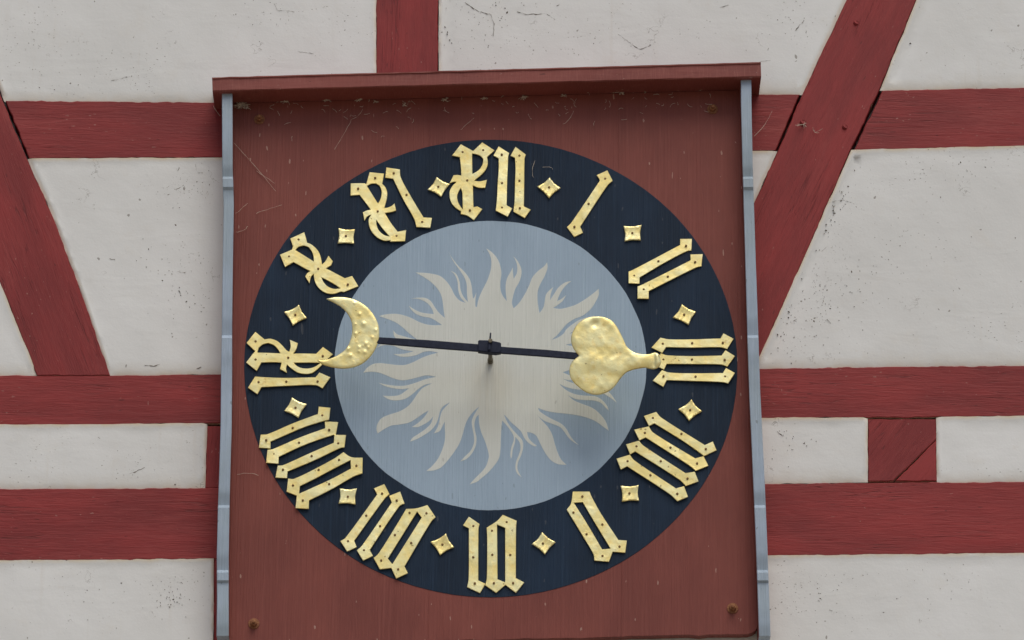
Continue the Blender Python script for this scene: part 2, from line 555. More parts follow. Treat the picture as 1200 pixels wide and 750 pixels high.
M['rust'] = mat_plain("rusty_iron", (0.20, 0.075, 0.035), (0.34, 0.15, 0.06), 0.8, 160)
M['shaft'] = mat_plain("greasy_steel", (0.18, 0.16, 0.11), (0.10, 0.085, 0.06), 0.5, 120, 0.5)
M['nail'] = mat_plain("nail_iron", (0.28, 0.16, 0.055), (0.15, 0.08, 0.03), 0.8, 300)
M['web'] = mat_plain("web_dust", (0.66, 0.58, 0.48), (0.50, 0.44, 0.36), 0.9, 60)
M['paving'] = mat_plain("paving_stone", (0.24, 0.20, 0.15), (0.32, 0.27, 0.21), 0.9, 3)

# ------------------------------------------------------------------ the street in front (below the picture)
bm = bmesh.new()
bmesh.ops.create_grid(bm, x_segments=8, y_segments=8, size=400)
g = obj("ground", bm_mesh(bm, "ground"), M['paving'], kind="structure", label="grey paved street in front of the half timbered wall", category="ground")

# ------------------------------------------------------------------ half-timbered wall
WALL0 = Vector((0, 0.2, 0))
wall = empty("half_timbered_wall", WALL0, label="white plastered wall with dark red timber framing behind the clock", category="wall")
bm = bmesh.new()
bmesh.ops.create_cube(bm, size=1, matrix=Matrix.Translation((0, 0.24, 5.5)) @ Matrix.Diagonal((14, 0.34, 11, 1)))
obj("wall_core", bm_mesh(bm, "wall_core"), M['plaster'], wall)

XL, XR, YT, YB = -420, 1620, -260, 980
timbers = [   # kind, outline in photo pixels, grain angle seen in the wall plane (degrees), proud (m)
    ("post",  [(441, YT), (514, YT), (513, 140), (441, 140)], 90, 0.000),
    ("rail",  [(6.5, 118), (110, 118.5), (255, 120), (420, 121), (420, 187), (258, 184.5), (120, 185.5), (34.5, 186)], 0, 0.000),
    ("rail",  [(XL, 119), (-86, 118), (-58, 186), (XL, 187)], 0, 0.000),
    ("brace", [(-132, YT), (-38, 0), (3, 118), (31.5, 186), (62, 254), (98, 351), (129, 440), (43.5, 440), (20, 381), (0, 331), (-58, 186), (-86, 118), (-236, YT)], -69, 0.003),
    ("rail",  [(XL, 440), (128, 440), (257, 438.5), (575, 437), (575, 495), (258, 496), (120, 498), (XL, 501)], 0, 0.002),
    ("post",  [(243, 499), (300, 499), (300, 572), (240.5, 572)], 90, 0.000),
    ("rail",  [(XL, 574), (120, 572.5), (252, 571.5), (575, 570), (575, 654), (252, 655), (120, 656.5), (XL, 659)], 0, 0.003),
    ("post",  [(251, 655), (300, 655), (300, YB), (249, YB)], 90, 0.000),
    ("rail",  [(800, 111), (937.2, 110.5), (908.7, 176.5), (800, 179)], 0, 0.000),
    ("brace", [(1108, YT), (992.5, -1), (940.5, 110), (911.5, 177), (884, 237), (836, 342), (836, 432), (884, 432), (891.5, 416), (945, 296), (996.5, 176), (1030, 106), (1074, -1), (1178, YT)], 66, 0.003),
    ("rail",  [(1034, 106), (1120, 104), (1200, 102.5), (XR, 96), (XR, 166), (1200, 172), (1120, 173.5), (1000.8, 176.5)], 0, 0.000),
    ("rail",  [(577, 436), (890, 432), (1050, 429.5), (1200, 428.5), (XR, 424), (XR, 485), (1200, 488), (890, 490.5), (577, 494)], 0, 0.002),
    ("rail",  [(577, 570), (890, 567), (1050, 565.5), (1200, 564.5), (XR, 560), (XR, 645), (1200, 648.5), (890, 651.5), (577, 654)], 0, 0.003),
    ("post",  [(1017, 491), (1097, 491), (1097, 515), (1047, 563.5), (1017.5, 564)], 55, 0.000),
    ("post",  [(1097.3, 515.4), (1098, 563.5), (1049.2, 563.5)], 55, -0.001),
]
for i, (kind, out, ang, proud) in enumerate(timbers):
    me = plate_mesh("timber_" + kind, [wobble(out, 0.75 if kind != "post" else 0.6, 3.2, 40 + i, 11)], proud, 0.10, 0.0022,
                    wall=lambda n: 1 if n[1] < -0.55 else 0)
    set_grain(me, math.radians(ang), i + 1)
    t = obj("timber_" + kind, me, [M['timber'], M['lime_edge']], wall)
    if i == 9:
        for (x, y, r) in ((941, 144, 4.2), (990, 149, 3.4), (1003, 27, 3.2)):
            bmp = bmesh.new()
            c = P(x, y, 0.003)
            tube_bm(bmp, [c + Vector((0, 0.03, 0)), c + Vector((0, -0.0012, 0)), c + Vector((0.001, -0.003, 0.001))], [r * S1, r * S1, r * S1 * 0.75], 9)
            mp = bm_mesh(bmp, "peg"); set_grain(mp, 0, 30 + x)
            obj("peg", mp, M['timber'], t)

panels = [
    [(-130, YT), (441, YT), (441, 125), (255, 121), (5, 119), (-38, 0)],
    [(XL, YT), (-236, YT), (-86, 119), (XL, 119)],
    [(514, YT), (1108, YT), (992, 0), (940, 111), (800, 112), (514, 130)],
    [(1177, YT), (XR, YT), (XR, 97), (1200, 103), (1031, 106), (1074, 0)],
    [(32, 186), (258, 185), (300, 185), (300, 438), (128, 440), (98, 351), (62, 254)],
    [(XL, 186), (-58, 186), (0, 331), (44, 440), (XL, 440)],
    [(XL, 499), (120, 497.5), (243, 496), (240.5, 572), (120, 573), (XL, 574)],
    [(XL, 658), (120, 656), (250.5, 654.5), (249.5, YB), (XL, YB)],
    [(800, 178), (911, 177), (884, 237), (836, 342), (800, 342)],
    [(997.5, 176), (1200, 171), (XR, 166), (XR, 425), (1200, 429), (1050, 430), (890, 432.5), (883, 433), (883.5, 431), (891, 416), (945, 296)],
    [(820, 490), (1017, 489.5), (1017, 565), (820, 568)],
    [(1097, 489), (1200, 487.5), (XR, 485), (XR, 561), (1200, 565), (1098, 566)],
    [(300, 652), (890, 651), (1200, 648), (XR, 644), (XR, YB), (300, YB)],
]
def pnoise(x, y, s):
    return (math.sin(x * 0.021 + s) * math.cos(y * 0.027 + 1.7 * s) + 0.6 * math.sin(x * 0.053 + y * 0.041 + 2.1 * s) + 0.35 * math.cos(x * 0.11 - y * 0.09 + s)
            + 0.22 * math.sin(x * 0.23 + y * 0.19 + 3 * s) + 0.15 * math.sin(y * 0.31 - x * 0.27 + s))
for i, out in enumerate(panels):
    wob = wobble(out, 0.6, 6, 90 + i, 12)
    def hgt(x, y, dd, s=i, wob=wob):
        if dd < 6.5 and any_inside(wob, x, y + 7.5):
            return 0.0026 - 0.0014 * min(1, max(0, dd - 2.6) / 3.0)
        if s in (2, 3, 8, 9) and dd < 17 and not any_inside(wob, x - 17, y) and any_inside(wob, x, y + 9) and any_inside(wob, x, y - 9):
            return 0.001 - 0.010 * (1 - max(0, dd - 2) / 15.0)
        e = min(1.0, dd / 13.0)
        e = 1 - (1 - e) ** 2.0
        return -0.0030 + 0.0040 * e + 0.0009 * pnoise(x, y, s) * min(1, dd / 10 + 0.3)
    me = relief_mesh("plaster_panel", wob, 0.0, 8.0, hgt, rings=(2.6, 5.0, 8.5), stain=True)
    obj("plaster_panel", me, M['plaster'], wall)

# ------------------------------------------------------------------ the clock
DB = 0.040                                              # front of the back board
CC = P(575.2, 426.2, DB)
clock = empty("wall_clock", (CC.x, 0.0, CC.z), category="clock",
              label="painted wall clock with gilt numerals, moon and heart hands on a dark red board")

# back board: three upright planks
def board_x(px_top, px_bot):
    return [(px_top, 100), (px_top + (px_bot - px_top) * 0.5, 430), (px_bot, 750)]
seams = [(502.5, 502), (724, 729)]
bot = lambda x: 753.5 - (x - 400) * 0.0225
def plank(x0t, x0b, x1t, x1b, seed, rc=False):
    n = 16
    top = lambda x: 122.0 - 0.0264 * (x - 249)
    pts = [(x0t + (x1t - x0t) * k / 6, top(x0t + (x1t - x0t) * k / 6)) for k in range(7)]
    pts += [(x1t + (x1b - x1t) * k / n, top(x1t) + (bot(x1b) - (8 if rc else 0) - top(x1t)) * k / n) for k in range(1, n + 1)]
    if rc:
        pts += [(x1b - 1.5, bot(x1b) - 4), (x1b - 6, bot(x1b) - 1)]
    rn = random.Random(seed)
    pts += [(x1b + (x0b - x1b) * k / 14, bot(x1b + (x0b - x1b) * k / 14) + rn.uniform(-1, 1)) for k in range(1, 14)]
    pts += [(x0b + (x0t - x0b) * k / n, bot(x0b) + (top(x0t) - bot(x0b)) * k / n) for k in range(0, n)]
    me = plate_mesh("plank", [pts], DB, 0.030, 0.0004)
    set_grain(me, math.pi / 2, seed)
    obj("plank", me, M['board'], clock)
plank(268, 262, seams[0][0] - .02, seams[0][1] - .02, 3)
plank(seams[0][0] + .02, seams[0][1] + .02, seams[1][0] - .02, seams[1][1] - .02, 11)
plank(seams[1][0] + .02, seams[1][1] + .02, 867.5, 887.5, 19, True)

# side boards with a moulded front edge: rows are (y, out, left x, right x) of the front face
prof = [(100, .110), (150, .114), (175, .113), (195, .108), (207, .097), (209.5, .111), (219, .112), (223, .103), (232, .100), (250, .103), (300, .109), (345, .111),
        (372, .107), (393, .094), (396, .110), (415, .110), (430, .105), (460, .101), (500, .104), (545, .108), (575, .105), (592, .092), (595, .107), (625, .108),
        (648, .104), (668, .090), (671, .103), (680, .1035), (683, .094), (695, .096), (715, .100), (732, .098), (745, .090)]
def interp(tab, y):
    ys, xs = zip(*tab)
    return float(np.interp(y, ys, xs))
LXL = [(100, 260), (200, 260.5), (222, 261), (240, 262), (300, 261), (380, 260), (440, 259), (500, 258.5), (550, 257), (590, 255.5), (650, 254), (700, 254.3), (760, 253.5)]
LXR = [(100, 272.3), (200, 272.7), (222, 273.6), (240, 274), (300, 273), (380, 272), (440, 272), (500, 271.5), (550, 270), (590, 269), (650, 268), (700, 268), (760, 268)]
RXL = [(85, 867.5), (190, 870), (200, 870.3), (300, 873.3), (400, 876), (460, 878), (560, 882.5), (640, 886), (700, 888), (760, 890)]
RXR = [(85, 880), (190, 882), (200, 882.4), (300, 885.5), (400, 889), (460, 891), (560, 896), (640, 899.3), (700, 901.5), (760, 903.5)]
def dense(tab):
    out = []
    for (y0, d0), (y1, d1) in zip(tab[:-1], tab[1:]):
        n = max(1, int((y1 - y0) / 4))
        for k in range(n):
            t = k / n
            s = t * t * (3 - 2 * t) if (y1 - y0) > 12 else t
            out.append((y0 + (y1 - y0) * t, d0 + (d1 - d0) * (0.5 * t + 0.5 * s)))
    out.append(tab[-1])
    return out
prof = [(y, .106 + (d - .106) * .72) for y, d in dense(prof)]
def side_board(xl, xr, y_end, shift):
    verts, faces = [], []
    rows = []
    for (y, d) in prof:
        yy = min(y + (shift if y < 120 else 0), y_end + (y - 745)) if y > 720 else y + (shift if y < 120 else 0)
        a, b = P(interp(xl, y), yy, d), P(interp(xr, y), yy, d)
        base = len(verts)
        verts += [(a.x, a.y, a.z), (b.x, b.y, b.z), (b.x, 0.004, b.z), (a.x, 0.004, a.z)]
        rows.append(base)
    for r0, r1 in zip(rows[:-1], rows[1:]):
        for k in range(4):
            faces.append((r0 + k, r0 + (k + 1) % 4, r1 + (k + 1) % 4, r1 + k))
    faces.append((rows[0], rows[0] + 3, rows[0] + 2, rows[0] + 1))
    faces.append((rows[-1], rows[-1] + 1, rows[-1] + 2, rows[-1] + 3))
    me = bpy.data.meshes.new("side_board")
    me.from_pydata(verts, [], faces)
    bm = bmesh.new(); bm.from_mesh(me)
    # outer faces are painted pale blue on the front edge, red-brown on the cheeks
    for f in bm.faces:
        f.material_index = 0
    bmesh.ops.recalc_face_normals(bm, faces=bm.faces[:])
    bm.normal_update()
    for f in bm.faces:
        if abs(f.normal.x) > 0.8: f.material_index = 1
    bevel_e = [e for e in bm.edges if len(e.link_faces) == 2 and e.link_faces[0].material_index != e.link_faces[1].material_index and
               max(v.co.y for v in e.verts) < -0.05]
    bmesh.ops.bevel(bm, geom=bevel_e, offset=0.0018, segments=1, affect='EDGES', material=0)
    for f in bm.faces: f.smooth = f.material_index == 0
    for e in bm.edges: e.smooth = len(e.link_faces) == 2 and e.calc_face_angle(0) < math.radians(24)
    bm.to_mesh(me); bm.free()
    set_grain(me, math.pi / 2, 23)
    obj("side_board", me, [M['trim'], M['board']], clock)
side_board(LXL, LXR, 758, 0)
side_board(RXL, RXR, 745, -14)

# roof board over the clock
def roof_board():
    DR = 0.128
    TLp, TRp, BRp, BLp = P(248.5, 90.5, DR), P(891.5, 72.5, DR), P(892, 90, DR), P(249, 107, DR)
    n = 60
    rn = random.Random(5)
    verts, faces = [], []
    for k in range(n + 1):
        u = k / n
        top, botp = TLp.lerp(TRp, u), BLp.lerp(BRp, u)
        up = Vector((0, 0, 1))
        j = lambda a: Vector((0, rn.uniform(-a, a), rn.uniform(-a, a)))
        ring = [Vector((botp.x, 0.004, botp.z)), botp + Vector((0, 0.003, 0)) + j(.0006), botp + Vector((0, 0, 0.003)) + j(.0006),
                top.lerp(botp, 0.16) + j(.0004), top.lerp(botp, 0.12) + Vector((0, -0.003, 0)) + j(.0005), top + Vector((0, -0.003, -0.002)) + j(.0005),
                top + Vector((0, 0.002, 0)) + j(.0004), Vector((top.x, 0.004, top.z + 0.012))]
        verts += [tuple(v) for v in ring]
    m = 8
    for k in range(n):
        for q in range(m):
            faces.append((k * m + q, k * m + (q + 1) % m, (k + 1) * m + (q + 1) % m, (k + 1) * m + q))
    faces.append(tuple(range(m))); faces.append(tuple(n * m + q for q in range(m)))
    me = bpy.data.meshes.new("roof_board")
    me.from_pydata(verts, [], faces)
    bm = bmesh.new(); bm.from_mesh(me); bmesh.ops.recalc_face_normals(bm, faces=bm.faces[:]); bm.to_mesh(me); bm.free()
    set_grain(me, 0.03, 31)
    obj("roof_board", me, M['roof'], clock)
roof_board()

# painted dial: ring, pale centre, sun
RO = (P(864.4, 426, DB) - P(286.6, 426, DB)).length / 2
RI = (P(757.6, 426, DB) - P(392.0, 426, DB)).length / 2
CI = P(574.8, 426.2, DB)
def disc_outline(c, r, n, seed, amp=0.0007):
    rn = random.Random(seed)
    ph = [(rn.uniform(0, 6.28), rn.choice((3, 5, 7, 11, 17, 29))) for _ in range(6)]
    out = []
    for k in range(n):
        a = 2 * math.pi * k / n
        rr = r + amp * (sum(math.sin(f * a + p) for p, f in ph) * 0.5 + rn.uniform(-.35, .35))
        out.append((c.x + rr * math.cos(a), c.z + rr * math.sin(a)))
    return out
def to_px(x, z, d):
    v = ROT.transposed() @ (Vector((x, -d, z)) - CAM)
    return 600 + FPX * v.x / -v.z, 375 - FPX * v.y / -v.z
def ring_px(c, r, n, seed, d):
    return [to_px(x, z, d) for x, z in disc_outline(c, r, n, seed)]
me = plate_mesh("dial_ring", [ring_px(CC, RO, 360, 1, DB + .0012), ring_px(CI, RI - .002, 300, 2, DB + .0012)], DB + .0012, 0.0012, 0.0004)
set_grain(me, math.pi / 2, 41)
obj("dial_ring", me, M['navy'], clock)
me = plate_mesh("dial_centre", [ring_px(CI, RI, 300, 2, DB + .0016)], DB + .0016, 0.0016, 0.0004)
set_grain(me, math.pi / 2, 43)
obj("dial_centre", me, M['pale'], clock)

def rg(x0, y0, s):
    return lambda L: [(x0 + x / s, y0 + y / s) for x, y in L]
R1, R2, R3, R4, R5, R6 = rg(420, 280, 6.25), rg(560, 280, 6.25), rg(420, 390, 6.25), rg(420, 470, 6.25), rg(560, 460, 6.25), rg(600, 440, 8.3333)
sun_px = []
sun_px += R2([(60, 68), (100, 95), (140, 140), (162, 190), (172, 250), (165, 320), (168, 380), (185, 420), (212, 455),
    (205, 400), (203, 340), (215, 285), (240, 240), (255, 208), (258, 250), (262, 292), (285, 250), (288, 200), (275, 155), (255, 122), (290, 160), (315, 210), (320, 250), (305, 310), (275, 365), (258, 420), (250, 470), (262, 508),
    (300, 470), (340, 410), (375, 340), (400, 280), (440, 235), (485, 200), (507, 170), (510, 210), (490, 270), (460, 325), (440, 380), (437, 440), (445, 510), (452, 543),
    (480, 500), (490, 450), (500, 405), (530, 370), (552, 352), (535, 400), (528, 448), (560, 400), (590, 355), (640, 318), (685, 308), (640, 345), (605, 395), (580, 455), (610, 440), (648, 410), (620, 455), (590, 480), (552, 505),
    (600, 512), (660, 500), (720, 480), (780, 445), (830, 410), (885, 365), (885, 410), (865, 455), (830, 510), (770, 560), (700, 590), (650, 625), (610, 670), (580, 705), (540, 738),
    (580, 725), (625, 695), (650, 660), (700, 620), (750, 590), (860, 560)])
sun_px += [(690, 376), (680, 384), (667, 391), (680, 389), (694, 392), (680, 397), (671, 402), (663, 404), (673, 406), (690, 408), (712, 418), (695, 424), (678, 430), (659.4, 436.3),
           (668, 440), (677, 443.5), (668, 445.5), (659.4, 444), (672, 449), (690, 451), (706, 455), (715, 461), (723, 472), (712, 464), (700, 459), (686, 457.5), (671, 455.5)]
sun_px += R6([(520, 110), (460, 80), (500, 120), (560, 160), (640, 188), (740, 198), (820, 205), (880, 240), (930, 300), (945, 345), (915, 315), (870, 270), (800, 245), (700, 240), (620, 230), (580, 212), (545, 190),
    (600, 240), (680, 275), (760, 305), (820, 340), (880, 400), (920, 460), (945, 540), (890, 500), (820, 450), (740, 415), (640, 390), (540, 375), (420, 362), (330, 345), (255, 318),
    (265, 345), (320, 385), (400, 430), (480, 470), (530, 520), (570, 590), (610, 640), (660, 683), (600, 650), (550, 605), (510, 550), (470, 505), (400, 475), (320, 445), (270, 410), (238, 380)])
sun_px += R5([(470, 205), (515, 255), (545, 310), (565, 380), (585, 440), (610, 490), (650, 530), (590, 525), (540, 500), (505, 460), (475, 410), (450, 360), (430, 320), (400, 298), (360, 288),
    (370, 330), (400, 365), (432, 388), (420, 395), (380, 375), (345, 340), (315, 285), (280, 250), (240, 215), (215, 185), (190, 160),
    (215, 215), (250, 265), (290, 310), (325, 350), (332, 395), (320, 450), (295, 510), (290, 555), (305, 595), (322, 620), (290, 595), (275, 555), (280, 505), (300, 455), (312, 410), (305, 365), (275, 325), (270, 370), (255, 420), (250, 465), (242, 488), (238, 450), (245, 400), (262, 350), (262, 320), (240, 280), (210, 240), (178, 205),
    (172, 260), (168, 340), (165, 420), (155, 480), (120, 535), (70, 590), (20, 632)])
sun_px += R4([(870, 590), (815, 610), (850, 570), (900, 520), (935, 475), (950, 430), (955, 400), (945, 350), (925, 290), (900, 230), (885, 170), (880, 100),
    (862, 120), (850, 170), (855, 220), (865, 270), (858, 330), (830, 385), (790, 425), (745, 443), (780, 405), (820, 365), (845, 310), (846, 260), (835, 200), (830, 150), (845, 105), (885, 40),
    (840, 80), (800, 135), (778, 190), (765, 240), (740, 310), (700, 375), (650, 440), (600, 490), (550, 508), (497, 512), (540, 475), (580, 425), (610, 365), (630, 300), (635, 240), (632, 190), (632, 150),
    (615, 185), (595, 220), (552, 238), (580, 190), (592, 150), (600, 110), (615, 70), (672, 8), (620, 40), (598, 75), (588, 115), (570, 165), (530, 215), (480, 250), (430, 278), (378, 297),
    (395, 270), (440, 240), (490, 205), (530, 165), (548, 110), (520, 145), (480, 170), (435, 190), (390, 190), (430, 165), (470, 130), (495, 100), (515, 68),
    (470, 95), (420, 130), (370, 158), (300, 172), (240, 180), (190, 205), (140, 238), (132, 205), (140, 165), (170, 125), (230, 98), (300, 75), (360, 40)])
sun_px += R3([(400, 495), (430, 450), (470, 405), (540, 370), (490, 380), (440, 410), (400, 445), (350, 480), (290, 495), (230, 490), (175, 460), (240, 463), (300, 455), (340, 430), (370, 407), (310, 412), (250, 405), (190, 388), (145, 365),
    (200, 378), (280, 388), (350, 385), (420, 365), (490, 340), (570, 322), (500, 312), (440, 325), (380, 340), (320, 348), (260, 335), (200, 310), (150, 292), (90, 285), (35, 292), (65, 255), (110, 228), (160, 222), (220, 228), (280, 235), (340, 235), (400, 215), (460, 185), (520, 162), (585, 145),
    (530, 135), (480, 140), (420, 165), (360, 175), (300, 172), (255, 155), (300, 155), (350, 150), (405, 135), (340, 126), (300, 115), (260, 97), (210, 90), (170, 95), (135, 112), (165, 82), (205, 68), (250, 62)])
sun_px += R1([(300, 752), (262, 712), (255, 668), (280, 695), (330, 712), (380, 726), (430, 737), (370, 690), (320, 645), (270, 610), (210, 585), (150, 565), (200, 552), (270, 548), (330, 558), (390, 580), (450, 610), (510, 628), (560, 632), (612, 630),
    (575, 605), (530, 580), (470, 568), (420, 548), (385, 515), (368, 488), (400, 510), (450, 535), (500, 545), (552, 550), (540, 515), (510, 475), (470, 450), (430, 438), (385, 437), (430, 430), (490, 432), (530, 455), (560, 500), (590, 540), (632, 578),
    (625, 530), (618, 470), (605, 410), (575, 360), (530, 315), (480, 280), (418, 245), (480, 248), (540, 255), (600, 272), (645, 310), (680, 360), (705, 410), (740, 450), (785, 468),
    (750, 430), (732, 380), (725, 310), (705, 262), (675, 232), (715, 255), (740, 310), (748, 370), (768, 420), (802, 462),
    (795, 400), (792, 330), (775, 280), (735, 220), (690, 155), (658, 90), (680, 130), (730, 195), (780, 245), (815, 295), (830, 350), (835, 400), (840, 438), (850, 425), (864, 390), (858, 440), (858, 495), (867, 500),
    (880, 440), (905, 380), (945, 300), (970, 220), (972, 150), (955, 100)])
me = plate_mesh("sun_emblem", [smooth(sun_px, 62, 1.2)], DB + .0020, 0.0012, 0.0003)
set_grain(me, math.pi / 2, 47)
obj("sun_emblem", me, M['sun'], clock)

# ------------------------------------------------------------------ gilt numerals
DN = DB + 0.0075
nail_me = None
def nail_mesh():
    bm = bmesh.new()
    r = 1.4 * S1
    tube_bm(bm, [Vector((0, 0.003, 0)), Vector((0, -0.0012, 0)), Vector((0, -0.0022, 0))], [r, r, r * 0.55], 8)
    return bm_mesh(bm, "nail")
nail_me = nail_mesh()
nail_me.materials.append(M['nail'])
def add_nail(parent, px, py, d):
    o = bpy.data.objects.new("nail", nail_me)
    COL.objects.link(o)
    o.parent = parent
    o.location = P(px, py, d) - world_loc(parent)
    return o

def letter_mesh(loops, d, corner=34, seed=0):
    return plate_mesh("letter", [smooth(l, corner, 1.6) for l in loops], d, 0.0040, 0.0009)

def letter_obj(parent, loops, d, nails):
    rn = random.Random(int(loops[0][0][0] * 10))
    me = letter_mesh(loops, d)
    # hand-cut sheet: bend each plate a touch
    c = P(*np.mean(np.array(loops[0]), 0), d)
    tx, tz, ph = rn.uniform(-.02, .02), rn.uniform(-.02, .02), rn.uniform(0, 6)
    for v in me.vertices:
        dx, dz = v.co.x - c.x, v.co.z - c.z
        v.co.y += tx * dx + tz * dz
    obj("letter", me, M['gold'], parent)
    for (x, y) in nails:
        p = P(x, y, d)
        add_nail(parent, x, y, d + 0.0004)

